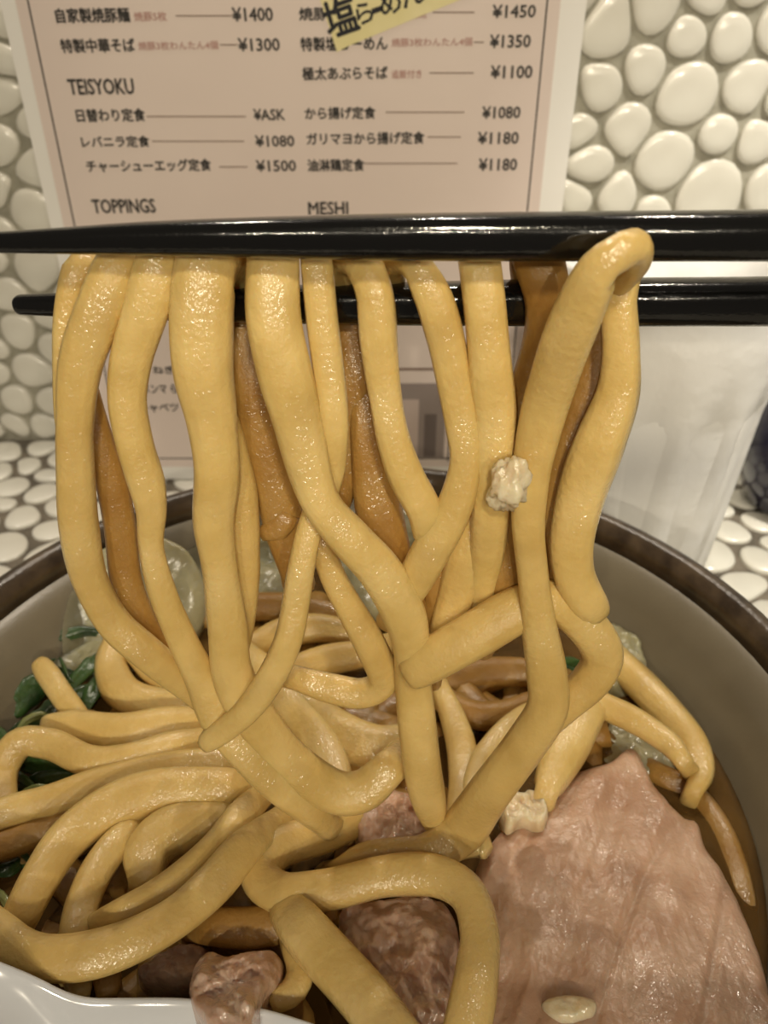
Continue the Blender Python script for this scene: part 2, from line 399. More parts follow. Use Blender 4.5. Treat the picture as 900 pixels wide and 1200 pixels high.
# masking tape label with handwriting
tp = [at_y(u, v, MY-.03) for u, v in ((366, -28), (395, 61), (408, 54), (548, -4), (600, -28))]
V = [p for p in tp]+[p+Vector((0, .012, 0)) for p in tp]; k = len(tp)
tape = mesh('tape_label', V, [tuple(range(k)), tuple(range(2*k-1, k-1, -1))]+[(i, (i+1) % k, k+(i+1) % k, k+i) for i in range(k)], M['tape'], smooth=False, origin=tp[1])
tag(tape, 'torn yellow masking tape strip with black handwriting stuck aslant on the menu', 'tape')
text('塩', 387, 3, 424, 46, 'marker', .028, 'handwriting', math.radians(17), MY-.036, tape)
text('ら', 421, 6, 440, 30, 'marker', .028, 'handwriting', math.radians(17), MY-.036, tape)
text('ー', 437, 10, 450, 17, 'marker', .028, 'handwriting', math.radians(17), MY-.036, tape)
text('め', 449, -6, 473, 20, 'marker', .028, 'handwriting', math.radians(17), MY-.036, tape)
text('ん', 474, -18, 502, 10, 'marker', .028, 'handwriting', math.radians(17), MY-.036, tape)

# ------------------------------------------------------------------ lathe
def lathe(name, prof, c, mat, parent=None, n=96, close=False, wob=0):
    V, Fc = [], []
    for r, z in prof:
        for i in range(n):
            a = 2*math.pi*i/n; rr = r*(1+wob*noise.noise(Vector((math.cos(a)*1.5, math.sin(a)*1.5, 3))))
            V.append((c[0]+rr*math.cos(a), c[1]+rr*math.sin(a), c[2]+z))
    m_ = len(prof)
    for k in range(m_-1):
        for i in range(n): Fc.append((k*n+i, k*n+(i+1) % n, (k+1)*n+(i+1) % n, (k+1)*n+i))
    if close:
        for i in range(n): Fc.append(((m_-1)*n+i, (m_-1)*n+(i+1) % n, (i+1) % n, i))
    else:
        Fc.append(tuple(range(n))[::-1]); Fc.append(tuple((m_-1)*n+i for i in range(n)))
    return mesh(name, V, Fc, mat, parent, origin=c)

# ------------------------------------------------------------------ bowl and broth
BC = (-.65, 11.6, 0.0)
bowl = empty('ramen_bowl', BC); tag(bowl, 'wide taupe stoneware ramen bowl with dark brown rim on the pebble counter', 'bowl')
inner = [(.01, 1.3), (3, 1.35), (5.5, 1.9), (7.4, 3.0), (8.6, 4.4), (9.4, 5.8), (9.85, 6.75)]
outer = [(10.25, 6.75), (9.7, 5.2), (8.6, 3.2), (6.6, 1.6), (4.4, .95), (3.9, .8), (3.8, .28), (3.3, .28), (3.2, .6), (.01, .6)]
lathe('bowl_body', inner+outer, BC, M['bowl'], bowl, close=False, wob=.004)
lathe('rim', [(9.845, 6.74), (9.98, 7.15), (10.12, 7.38), (10.28, 7.47), (10.43, 7.42), (10.48, 7.25), (10.4, 7.0), (10.255, 6.74)], BC, M['rim'], bowl, close=True, wob=.004)
BZ = 4.72
br = lathe('broth', [(8.70, BZ-.06), (8.74, BZ+.01), (8.55, BZ-.03), (4, BZ-.04), (.01, BZ-.04)], BC, M['broth'])
# keep the broth a shallow pool
tag(br, 'dark brown glossy broth filling the ramen bowl', 'broth')

# ------------------------------------------------------------------ chopsticks
def stick(name, pts, label):
    """pts: (u, v, r_px, y)"""
    P = []
    for u, v, r, y in pts:
        p = at_y(u, v, y); P.append((p.x, p.y, p.z, r/F*axis_depth(p)))
    P = crom(P, .25); n = 20; V, Fc = [], []
    # rounded tip
    x, y, z, r = P[0]; cap = [(x-r*.8*math.cos(a), y, z, r*math.sin(a)) for a in (.15, .5, .9, 1.25)]
    Q = cap+P
    for x, y, z, r in Q:
        for i in range(n):
            a = 2*math.pi*i/n; c, s = math.cos(a), math.sin(a); q = (abs(c)**3+abs(s)**3)**(-1/3)
            V.append((x, y+r*q*c, z+r*q*s))
    for k in range(len(Q)-1):
        for i in range(n): Fc.append((k*n+i, k*n+(i+1) % n, (k+1)*n+(i+1) % n, (k+1)*n+i))
    Fc.append(tuple(range(n))); Fc.append(tuple((len(Q)-1)*n+i for i in range(n)))
    o = mesh(name, V, Fc, M['lacquer'], origin=(P[0][0], P[0][1], P[0][2])); tag(o, label, 'chopstick'); return o
stick('chopstick', [(-110, 284, 9, 10.85), (0, 284, 11.5, 10.85), (200, 279, 19, 10.85), (450, 278, 25, 10.85), (700, 277, 27, 10.85), (900, 276, 28, 10.85), (1250, 274, 32, 10.85), (1700, 270, 36, 10.85)], 'upper black lacquered chopstick pressing down on the lifted noodles')
stick('chopstick', [(24, 357, 11, 12.1), (60, 357, 12.5, 12.1), (200, 357, 17, 12.1), (450, 356, 23, 12.1), (700, 354, 26, 12.1), (900, 353, 27, 12.1), (1250, 350, 32, 12.1), (1700, 346, 36, 12.1)], 'lower black lacquered chopstick with round tip carrying the draped noodles')

def inside(p):
    """keep a point within the bowl's inner wall"""
    p = Vector(p)
    if p.z > 6.9: return p
    p.z = max(p.z, 1.5)
    for (r0, z0), (r1, z1) in zip(inner, inner[1:]+[(9.9, 7.2)]):
        if z0 <= p.z <= z1+1e-6:
            R = r0+(r1-r0)*(p.z-z0)/max(1e-6, z1-z0)-.10; break
    else: return p
    dx, dy = p.x-BC[0], p.y-BC[1]; d = math.hypot(dx, dy)
    if d > R: p.x = BC[0]+dx*R/d; p.y = BC[1]+dy*R/d
    return p
# ------------------------------------------------------------------ noodles
PZ = 5.5                                        # usual height of the heap's upper noodles
HY = 11.45                                      # the lifted curtain hangs in this plane
def place(u, v, mode, o):
    if mode == 'h':
        a = at_y(u, v, HY-max(0, min(v, 900)-330)*.0022); b = at_z(u, v, PZ)
        da, db = axis_depth(a), axis_depth(b)
        k = .6; h = max(k-abs(da-db), 0)/k; d = min(da, db)-h*h*k*.25
    else:
        d = axis_depth(at_z(u, v, PZ))
    d -= o
    return CAM+ray(u, v)*d, d
def noodle(label, pts, mode='h', o=0.0, mat='noodle', flat=.82, free=(True, True), group=None, name='noodle'):
    P = []
    for q in pts:
        u, v, w_ = q[0], q[1], q[2]; oo = q[3] if len(q) > 3 else o
        p, d = place(u, v, mode, oo); P.append((p.x, p.y, p.z, w_/2/F*d))
    if mode == 'p' or free[1] is False:
        for e in (0, 1):
            if free[e]: continue
            a, b = (pts[0], pts[1]) if e == 0 else (pts[-1], pts[-2])
            L = math.hypot(a[0]-b[0], a[1]-b[1]) or 1; oo = (a[3] if len(a) > 3 else o)-1.0
            if mode == 'h' and e == 0: continue
            p, d = place(a[0]+(a[0]-b[0])/L*20, a[1]+(a[1]-b[1])/L*20, mode, oo); q = (p.x, p.y, p.z, max(a[2], .8*b[2])/2/F*d)
            P = [q]+P if e == 0 else P+[q]
    Q = crom(P, .13); n = 16; seed = random.uniform(0, 99)
    V, Fc = [], []; prev = None
    m_ = len(Q)
    if m_ > 4:                                   # taper the two ends into rounded tips
        for e in range(2):
            for j, f in ((0, .80), (1, .95)):
                k = j if e == 0 else m_-1-j
                Q[k][3] *= f
    for k in range(m_):
        a = Vector(Q[max(k-1, 0)][:3]); b = Vector(Q[min(k+1, m_-1)][:3]); t = (b-a)
        t = t.normalized() if t.length > 1e-6 else Vector((0, 0, 1))
        p = Vector(Q[k][:3]); r = Q[k][3]
        vd = (p-CAM).normalized(); s = t.cross(vd)
        if s.length < .25 and prev is not None: s = prev.copy()
        s.normalize()
        if prev is not None and s.dot(prev) < 0: s = -s
        if prev is not None: s = (s*.45+prev*.55).normalized()
        prev = s; up = s.cross(t).normalized()
        rr = r*.97*(1+.11*noise.noise(Vector((k*.09, seed, 0))))
        tw = .35*noise.noise(Vector((k*.035, seed, 7)))
        for i in range(n):
            an = 2*math.pi*i/n; c, sn = math.cos(an+tw), math.sin(an+tw)
            q = (abs(math.cos(an))**3.1+abs(math.sin(an))**3.1)**(-1/3.1)
            j = 1+.03*noise.noise(Vector((k*.2, i*.6, seed)))
            V.append(p+s*(rr*q*c*j)+up*(rr*flat*q*sn*j))
    for k in range(m_-1):
        for i in range(n): Fc.append((k*n+i, k*n+(i+1) % n, (k+1)*n+(i+1) % n, (k+1)*n+i))
    Fc.append(tuple(range(n))[::-1]); Fc.append(tuple((m_-1)*n+i for i in range(n)))
    V = [inside(q) for q in V]
    ob = mesh(name, V, Fc, M[mat], origin=P[len(P)//2][:3])
    return tag(ob, label, 'noodle', group or 'thick noodles')
LN, SN, NN = 'noodle_light', 'noodle_shade_tint', 'noodle'
# (label, points (u, v, width[, nearer by cm]), mode, offset, material)
HANG = [
 ('leftmost noodle draped over the chopstick, its front strand sweeping down into the heap', [(150,322,40,-1.1),(160,296,46,-.7),(142,304,52,-.1),(118,360,52,.1),(94,430,50),(88,500,45),(89,560,44),(93,620,46),(106,680,44),(134,730,42),(172,765,40),(215,800,36,-.2),(250,830,30,-.5)], .1, NN),
 ('narrow strand peeping out along the outer left edge of the lifted noodles', [(110,330,34,-1),(112,305,38,-.7),(92,318,38,-.4),(78,370,30,-.3),(75,430,26,-.3),(76,490,24,-.3),(84,540,22,-.3)], -.3, NN),
 ('second draped noodle, kinked at its middle and running thin to the long diagonal below', [(205,330,52,-1.1),(205,300,58,-.7),(190,303,60,-.1),(172,360,58,.1),(154,420,52),(149,470,45),(158,520,42),(171,565,42),(177,598,36),(177,640,30),(189,690,32),(209,740,35),(236,795,39),(258,845,42,.2),(287,882,42,.4),(332,925,41,.5),(378,962,36,.4)], .05, LN),
 ('shade-tinted strand hanging behind the gap between the first two draped noodles', [(96,425,22),(106,470,28),(118,520,34),(132,570,38),(141,620,38),(148,680,37),(166,730,36),(190,772,36),(225,800,34)], -.6, SN),
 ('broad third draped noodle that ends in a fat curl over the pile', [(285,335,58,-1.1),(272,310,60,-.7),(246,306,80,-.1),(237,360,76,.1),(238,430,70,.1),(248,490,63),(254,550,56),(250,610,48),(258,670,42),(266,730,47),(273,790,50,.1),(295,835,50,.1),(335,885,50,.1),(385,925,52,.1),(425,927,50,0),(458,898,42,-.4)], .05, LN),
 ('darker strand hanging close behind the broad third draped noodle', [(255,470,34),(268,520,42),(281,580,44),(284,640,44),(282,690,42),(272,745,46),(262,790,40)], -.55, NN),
 ('shade-tinted strand behind the gap between third and fourth draped noodles, with hooked tip', [(276,330,48,-1.35),(283,375,56,-1.15),(295,440,58),(310,510,60),(325,570,56),(333,620,50),(345,665,40)], -.9, SN),
 ('short hooked noodle end poking left from behind the fourth draped noodle', [(340,600,36),(325,618,34),(306,627,20)], -.7, SN),
 ('widest fourth draped noodle, crossing diagonally to the middle and then dropping straight', [(322,335,54,-1.1),(320,300,60,-.7),(320,304,64,-.05),(320,370,68,.15),(334,440,66,.15),(350,500,58,.1),(362,550,52,.15),(378,592,48,.2),(411,632,52,.2),(444,668,54,.15),(470,712,52,.1),(481,752,46,0),(484,800,44,-.3),(489,850,46,-.15),(495,900,44,0),(503,940,40,.1),(512,972,24,.1)], .1, LN),
 ('slim pale noodle beside the widest one, looping down in front to cross the heap', [(371,330,30,-1.1),(371,300,34,-.7),(371,306,36,-.1),(377,370,37),(386,440,38),(391,500,36),(387,560,30,-.2),(366,610,30,-.1),(354,660,31,.1),(346,710,32,.2),(338,750,32,.4),(318,793,33,.5),(290,832,33,.6),(262,856,32,.6),(247,866,30,.6),(239,874,24,.6)], 0, LN),
 ('thin strand slanting behind the crossing noodle and doubling back in a dark hook', [(372,625,28),(390,675,32),(413,718,35),(437,762,38),(449,797,36,-.6),(425,812,36,-.7),(385,806,36,-.9),(348,795,30,-1.1)], -.5, NN),
 ('fifth draped noodle, bending right and stopping in a blunt end', [(405,345,36,-1.1),(398,308,40,-.6),(420,306,46,-.15),(438,340,46,.1),(444,400,45,.05),(451,460,40),(461,515,40),(477,560,44),(497,598,44),(500,630,36,-.1)], 0, LN),
 ('shade-tinted strand hanging behind the slim pale noodle and the fifth one', [(408,330,46,-1.35),(412,380,52,-1.15),(415,440,46),(405,510,42),(400,560,40),(392,600,32)], -.9, SN),
 ('shade-tinted tapering strand behind the blunt-ended noodle, spreading wide below', [(412,345,26,-1.3),(418,400,26,-1.1),(424,450,32,-.9),(429,500,42),(438,560,52),(448,620,56),(462,670,50),(480,720,44)], -.75, SN),
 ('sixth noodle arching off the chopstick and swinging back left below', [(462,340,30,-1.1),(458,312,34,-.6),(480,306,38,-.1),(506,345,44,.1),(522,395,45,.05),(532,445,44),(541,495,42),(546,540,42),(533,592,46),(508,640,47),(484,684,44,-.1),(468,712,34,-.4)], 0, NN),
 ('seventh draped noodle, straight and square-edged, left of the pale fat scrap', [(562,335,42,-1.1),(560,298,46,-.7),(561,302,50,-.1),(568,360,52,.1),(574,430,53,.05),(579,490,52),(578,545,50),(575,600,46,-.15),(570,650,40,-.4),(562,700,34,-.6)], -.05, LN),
 ('broad shade-tinted flap pinched flat behind the upper chopstick', [(622,330,52,-1.1),(626,292,62,-.8),(632,308,64,-.35),(642,350,56,-.3),(640,400,58,-.5),(625,460,60,-.6),(608,520,56,-.6),(594,580,48,-.6),(588,640,46,-.6),(592,690,44,-.6)], -.5, SN),
 ('tan blade-like strand hanging behind the sixth noodle over the bowl centre', [(572,560,26),(560,600,40),(548,650,48),(534,700,44),(520,745,38)], -.6, NN),
 ('short upright strand seen under the backward bend of the sixth noodle', [(508,650,32),(512,695,34),(510,740,32),(506,780,28)], -.8, SN),
 ('shade-tinted strand hanging directly behind the pale fat scrap', [(585,520,34),(592,580,48),(596,640,52),(590,700,50),(570,740,40)], -.8, SN),
 ('biggest loop noodle slung over both chopsticks, falling to sweep across the pile', [(722,335,30,.2),(742,308,38,.9),(739,291,48,1.45),(707,312,56,1.5),(680,360,62,1.2),(655,425,60,.75),(637,485,57,.35),(624,545,50,.3),(619,610,42,.3),(624,670,38,.3),(631,730,42,.35),(640,785,47,.35),(641,830,50,.4),(612,877,52,.4),(576,925,52,.45),(542,972,52,.45),(505,998,46,.4),(465,1002,42,.2),(425,1006,38,.1),(397,1018,26,0)], .3, NN),
 ('right strand of the big loop, wavy, ending free above the bowl wall', [(738,312,34,.1),(726,350,38,.15),(728,410,42,.15),(724,460,52,.1),(704,515,60,.1),(684,570,60),(671,625,54),(672,670,50),(688,705,46),(704,722,30)], 0, LN),
 ('shade-tinted strand between the two sides of the big loop', [(712,345,30,-.9),(704,395,36,-.7),(693,450,44),(672,520,56),(656,590,60),(648,650,54),(652,700,40)], -.6, SN),
 ('thick noodle lying slantwise under the big loop and curling back at the right', [(478,792,42,.2),(512,770,54,.2),(560,742,56,.15),(604,716,56,0),(645,704,52,-.1),(684,730,50,-.1),(706,766,48,-.05),(692,798,46,0),(662,824,44,0),(636,850,38,-.2)], 0, NN),
]
LOOSE = ('slim pale', 'hooked noodle end', 'fifth draped', 'right strand of the big loop', 'outer left edge')
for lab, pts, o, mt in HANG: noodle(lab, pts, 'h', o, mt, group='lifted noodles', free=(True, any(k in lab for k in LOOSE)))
HEAP = [
 ('tapered noodle lying level at the left above the greens, pale cut end outward', [(50,848,22),(90,853,42),(140,860,48),(190,851,46),(240,845,36,-.2)], .1, LN),
 ('wavy noodle folding over at the bowl\'s left edge above the dark leaves', [(6,950,30,-.3),(4,905,34,-.1),(22,872,38),(60,872,38),(105,892,38),(150,890,38),(200,876,38),(250,868,34,-.1),(290,862,24,-.4)], .35, NN),
 ('long noodle running level from the bowl\'s left edge below the dark leaves', [(-40,968,38),(10,950,38),(60,937,38),(110,920,38),(160,907,38),(215,898,38),(265,892,34),(300,888,24,-.3)], .3, NN),
 ('shaded noodle half hidden under the long level one at left', [(-30,1000,34),(20,985,36),(60,968,36),(105,955,34),(150,945,28)], -.2, SN),
 ('stout arched noodle curving down left round the oval noodle bend', [(12,1100,38,.1),(26,1070,46),(48,1028,50),(78,985,52),(120,952,52),(170,932,52),(225,924,48),(275,922,40),(305,922,26,-.3)], .7, NN),
 ('oval noodle bend, plump and shiny, lying inside the stout arch', [(170,1032,40),(172,1005,56),(190,982,60),(222,968,56),(268,955,36)], .35, NN),
 ('steep narrow noodle dropping between the stout arch and the oval bend', [(170,965,30,0),(140,985,38),(115,1018,40),(98,1055,40),(88,1095,38),(84,1130,28,-.2)], .5, NN),
 ('slim noodle running diagonally just above the long bottom sweep', [(98,1092,28,.1),(140,1072,36),(182,1050,38),(225,1018,38),(256,988,36),(283,955,36),(308,930,30,-.1)], .95, NN),
 ('long bottom noodle sweeping from the spoon up to the middle of the heap', [(-50,1060,50),(-10,1090,52),(35,1118,54),(90,1122,54),(150,1105,52),(205,1075,50),(250,1036,48),(288,992,44),(330,960,36,.2)], 1.05, NN),
 ('first short noodle stub hanging towards the spoon, left of its neighbour', [(86,1118,34),(92,1150,34),(94,1172,28)], .4, NN),
 ('second short noodle stub hanging towards the spoon, beside brown meat shreds', [(122,1120,34),(126,1150,32),(126,1170,26)], .35, SN),
 ('short pale noodle stick poking up among the dark green leaves', [(46,776,20,.3),(56,790,27,.3),(72,814,29,.2),(92,842,28,.1),(102,862,22,0)], .4, LN),
 ('noodle curl tucked right beside the greens at the back left', [(140,748,34),(130,780,38),(145,812,40),(185,825,38),(225,822,34)], -.3, NN),
 ('small inner noodle crossing the curl beside the greens', [(160,768,24),(180,788,28),(208,806,28),(232,818,22)], 0, NN),
 ('upper level noodle far back in the bowl behind the loop crossing', [(285,765,28),(325,744,34),(370,736,36),(412,742,32)], -.3, NN),
 ('dim back noodle lying along the foot of the far dumplings', [(225,725,30),(280,712,34),(340,712,34),(400,722,30)], -.5, SN),
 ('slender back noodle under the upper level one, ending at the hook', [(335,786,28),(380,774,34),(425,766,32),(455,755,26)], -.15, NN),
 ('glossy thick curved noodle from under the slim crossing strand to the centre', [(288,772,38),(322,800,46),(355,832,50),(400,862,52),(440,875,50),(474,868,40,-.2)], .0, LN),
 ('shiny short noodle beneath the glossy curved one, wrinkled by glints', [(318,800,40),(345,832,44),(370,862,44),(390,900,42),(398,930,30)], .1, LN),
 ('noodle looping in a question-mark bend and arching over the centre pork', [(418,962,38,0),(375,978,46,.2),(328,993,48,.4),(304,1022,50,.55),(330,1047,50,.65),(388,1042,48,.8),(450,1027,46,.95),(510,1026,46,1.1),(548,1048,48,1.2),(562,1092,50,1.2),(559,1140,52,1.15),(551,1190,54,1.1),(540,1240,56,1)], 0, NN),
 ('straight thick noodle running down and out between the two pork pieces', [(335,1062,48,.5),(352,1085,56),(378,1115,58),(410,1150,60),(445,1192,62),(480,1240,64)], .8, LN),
 ('shade-tinted noodle sunk in the broth left of the straight thick one', [(245,1085,40),(290,1088,44),(335,1082,44)], .2, SN),
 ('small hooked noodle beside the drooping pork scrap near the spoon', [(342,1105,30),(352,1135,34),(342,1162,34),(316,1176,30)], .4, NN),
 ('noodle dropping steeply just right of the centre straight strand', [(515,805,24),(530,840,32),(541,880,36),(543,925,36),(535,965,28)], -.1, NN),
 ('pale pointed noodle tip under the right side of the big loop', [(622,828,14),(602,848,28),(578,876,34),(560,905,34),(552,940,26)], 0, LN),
 ('dim upper noodle lying across behind the slanting thick noodle', [(520,800,30),(560,790,36),(610,788,36),(650,795,28)], -.6, SN),
 ('dim lower noodle curving in the hollow under the slanting thick noodle', [(510,812,30),(545,835,36),(590,838,36),(635,820,30)], -.35, SN),
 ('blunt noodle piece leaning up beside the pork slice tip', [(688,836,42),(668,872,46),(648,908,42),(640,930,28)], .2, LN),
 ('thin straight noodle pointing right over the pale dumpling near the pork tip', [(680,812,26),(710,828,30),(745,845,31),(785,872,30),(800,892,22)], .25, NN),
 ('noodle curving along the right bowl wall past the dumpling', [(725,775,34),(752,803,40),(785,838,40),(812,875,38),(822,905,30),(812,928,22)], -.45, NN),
 ('shade-tinted submerged noodle following the bowl wall right of the pork slice', [(765,905,30),(808,928,30),(840,966,30),(860,1015,30),(874,1065,28),(886,1120,26,-1.5)], -1.05, SN),
 ('stubby three-cornered noodle end under the big loop beside the pork', [(545,990,30),(560,985,36),(572,998,22)], .2, LN),
]
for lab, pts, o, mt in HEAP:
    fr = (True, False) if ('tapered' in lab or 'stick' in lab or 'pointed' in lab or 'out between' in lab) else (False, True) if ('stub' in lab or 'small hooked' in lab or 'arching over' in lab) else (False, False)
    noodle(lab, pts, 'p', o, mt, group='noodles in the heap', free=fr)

# tangle lying deeper in the broth: nobody could count it
rt = random.Random(8); V, Fc = [], []
for k in range(190):
    a = rt.uniform(0, 2*math.pi); R_ = 7.0*math.sqrt(rt.random()); cx, cy = BC[0]+R_*math.cos(a)*.9, BC[1]+R_*math.sin(a)*.9
    if cx > 3.2 and cy < 13.5: continue
    if cx > 5.0 or cy > 17.5: continue
    d = rt.uniform(0, math.pi); L = rt.uniform(3, 5); z0 = rt.uniform(3.6, 4.75); cur = rt.uniform(-.35, .35)
    P = []
    for j in range(7):
        s = (j/6-.5)*L; P.append((cx+math.cos(d+cur*s)*s, cy+math.sin(d+cur*s)*s, z0+.25*math.sin(s*1.3+k)-.03*s*s, rt.uniform(.33, .42)))
    if any((p[0]-BC[0])**2+(p[1]-BC[1])**2 > 7.9**2 or (p[0] > 2.2 and p[1] < 11.2) for p in P): continue
    Q = crom(P, .3); n = 10; b0 = len(V)
    for i, q in enumerate(Q):
        t = (Vector(Q[min(i+1, len(Q)-1)][:3])-Vector(Q[max(i-1, 0)][:3])).normalized(); s_ = t.cross(Vector((0, 0, 1))).normalized(); up = s_.cross(t)
        for h in range(n):
            an = 2*math.pi*h/n; V.append(Vector(q[:3])+s_*(q[3]*math.cos(an))+up*(q[3]*math.sin(an)))
    for i in range(len(Q)-1):
        for h in range(n): Fc.append((b0+i*n+h, b0+i*n+(h+1) % n, b0+(i+1)*n+(h+1) % n, b0+(i+1)*n+h))
    Fc.append(tuple(b0+h for h in range(n))); Fc.append(tuple(b0+(len(Q)-1)*n+h for h in range(n)))
tag(mesh('noodle_tangle', V, Fc, M['noodle_shade_tint'], origin=(BC[0], BC[1], 4)), 'deep tangle of noodles lying under the heap in the broth', 'noodles', kind='stuff')

# ------------------------------------------------------------------ slabs and lumps traced on a tilted plane
def slab(name, outline, zf, thick, mat, label, cat, lump=.1, lsc=1.0, rings=40, nseg=140, parent=None, edge=.18, groove=0, grain=None):
    """outline in photo pixels, zf(u, v) -> height of the top surface; a solid piece with rounded irregular edge"""
    P = []
    n0 = len(outline)
    C2 = []
    for i in range(n0):
        p0, p1, p2, p3 = [outline[(i+j) % n0] for j in (-1, 0, 1, 2)]
        for j in range(10):
            t = j/10; C2.append([.5*((2*b)+(-a+c)*t+(2*a-5*b+4*c-d)*t*t+(-a+3*b-3*c+d)*t**3) for a, b, c, d in zip(p0, p1, p2, p3)])
    # resample evenly
    L = [0]
    for i in range(len(C2)): a, b = C2[i], C2[(i+1) % len(C2)]; L.append(L[-1]+math.hypot(a[0]-b[0], a[1]-b[1]))
    pts = []; k = 0
    for s in range(nseg):
        t = L[-1]*s/nseg
        while L[k+1] < t: k += 1
        f = (t-L[k])/max(1e-6, L[k+1]-L[k]); a, b = C2[k], C2[(k+1) % len(C2)]
        j = 3.0*noise.noise(Vector((s*.35, lsc*3, 0)))
        pts.append((a[0]+(b[0]-a[0])*f, a[1]+(b[1]-a[1])*f, j))
    cu = sum(p[0] for p in pts)/nseg; cv = sum(p[1] for p in pts)/nseg
    W = [at_z(u, v, zf(u, v)) for u, v, j in pts]; Cc = at_z(cu, cv, zf(cu, cv))
    sz = sum((w_-Cc).length for w_ in W)/nseg
    V, Fc = [Cc.copy()], []
    V[0].z += lump*noise.fractal(Cc*lsc, 1, 2, 4)
    for r in range(1, rings+1):
        s = r/rings
        for i in range(nseg):
            u = cu+(pts[i][0]-cu)*s; v = cv+(pts[i][1]-cv)*s
            p = at_z(u, v, zf(u, v)); e = (1-s)*sz/edge
            q = p*lsc
            if grain: c_, s_ = math.cos(grain), math.sin(grain); q = Vector((q.x*c_+q.y*s_, (-q.x*s_+q.y*c_)*.22, 1))
            h = lump*noise.fractal(q, .9, 2.1, 5)
            if groove: h -= groove*max(0, 1-abs(noise.noise(Vector((p.x*.55-p.y*.3, p.y*.14, 4)))*9))
            drop = edge*(1-math.sqrt(max(0, 1-(1-min(e, 1))**2)))
            V.append(p+Vector((0, -.25, 1))*(h)-Vector((0, 0, drop)))
    for i in range(nseg): Fc.append((0, 1+i, 1+(i+1) % nseg))
    for r in range(rings-1):
        a = 1+r*nseg; b = a+nseg
        for i in range(nseg): Fc.append((a+i, b+i, b+(i+1) % nseg, a+(i+1) % nseg))
    last = 1+(rings-1)*nseg
    nv = len(V)
    for i in range(nseg): V.append(V[last+i]+Vector((0, 0, -thick*.6))+(V[last+i]-Cc).normalized()*.04)
    for i in range(nseg): V.append(V[last+i]+Vector((0, 0, -thick)) + (Cc-V[last+i])*.12)
    for i in range(nseg):
        j = (i+1) % nseg
        Fc.append((last+i, nv+i, nv+j, last+j)); Fc.append((nv+i, nv+nseg+i, nv+nseg+j, nv+j))
    Fc.append(tuple(nv+nseg+i for i in range(nseg)))
    V = [inside(q) for q in V]
    o = mesh(name, V, Fc, mat, parent, origin=Cc)
    if label: tag(o, label, cat)
    return o
slab('pork_slice', [(592,962),(612,950),(640,918),(664,902),(690,894),(716,886),(741,868),(757,888),(768,912),(788,936),(806,950),(820,955),(830,984),(850,1010),(872,1052),(890,1100),(905,1160),(925,1260),(560,1260),(556,1150),(552,1080),(556,1020),(572,985)],
     lambda u, v: 5.2+.0019*(v-880)+.0006*(700-abs(u-720)-700), .8, M['pork'], 'large pink pork slice glistening at the bowl\'s lower right', 'pork', lump=.13, lsc=.9, rings=70, nseg=220, edge=.35, groove=.06, grain=-.5)
slab('pork_chunk', [(398,1085),(400,1058),(440,1046),(490,1040),(525,1052),(540,1090),(540,1150),(535,1240),(420,1240),(410,1160),(395,1120)],
     lambda u, v: 5.55+.002*(v-1040), .9, M['pork_dark'], 'lumpy pork piece under the arching noodle at the bottom centre', 'pork', lump=.30, lsc=1.5, rings=36, nseg=110, edge=.4)
slab('pork_scrap', [(422,935),(445,924),(470,922),(495,935),(510,962),(500,985),(470,990),(430,990),(418,965)],
     lambda u, v: 5.75, .6, M['pork'], 'small crumbly pork scrap in the heap beside the straight strand\'s tip', 'pork', lump=.22, lsc=2.2, rings=24, nseg=80, edge=.25)
slab('pork_scrap', [(222,1125),(240,1108),(270,1112),(300,1104),(328,1112),(325,1138),(306,1160),(296,1190),(286,1212),(262,1204),(236,1184),(220,1158)],
     lambda u, v: 6.25+.008*(v-1105), .8, M['pork_dark'], 'drooping pork scrap hanging over the edge of the white spoon', 'pork', lump=.24, lsc=2.0, rings=26, nseg=90, edge=.35)
slab('pork_shred', [(160,1130),(185,1112),(215,1100),(240,1105),(235,1130),(215,1150),(190,1148),(168,1146)],
     lambda u, v: 5.6, .5, M['pork_dark'], 'ragged brown pork shred left of the drooping scrap', 'pork', lump=.2, lsc=2.4, rings=18, nseg=70, edge=.25)
slab('fat_piece', [(636,1170),(655,1162),(680,1163),(700,1170),(694,1186),(670,1194),(645,1186)],
     lambda u, v: 5.95, .3, M['fat'], 'pale soft fat lump lying on the large pork slice', 'fat', lump=.06, lsc=2, rings=14, nseg=48, edge=.2)
slab('garlic_piece', [(588,944),(597,922),(612,930),(622,921),(641,936),(636,962),(612,957),(596,966)],
     lambda u, v: 5.7, .4, M['fat'], 'small pale chunk beside the upper left edge of the large pork slice', 'garnish', lump=.2, lsc=2.6, rings=14, nseg=44, edge=.1)
slab('bamboo_shoot', [(795,822),(830,820),(866,832),(868,870),(862,905),(835,900),(812,866)],
     lambda u, v: 4.3, .4, M['menma'], 'brown bamboo shoot strip sunk by the right bowl wall', 'garnish', lump=.05, lsc=2, rings=12, nseg=60, edge=.15)
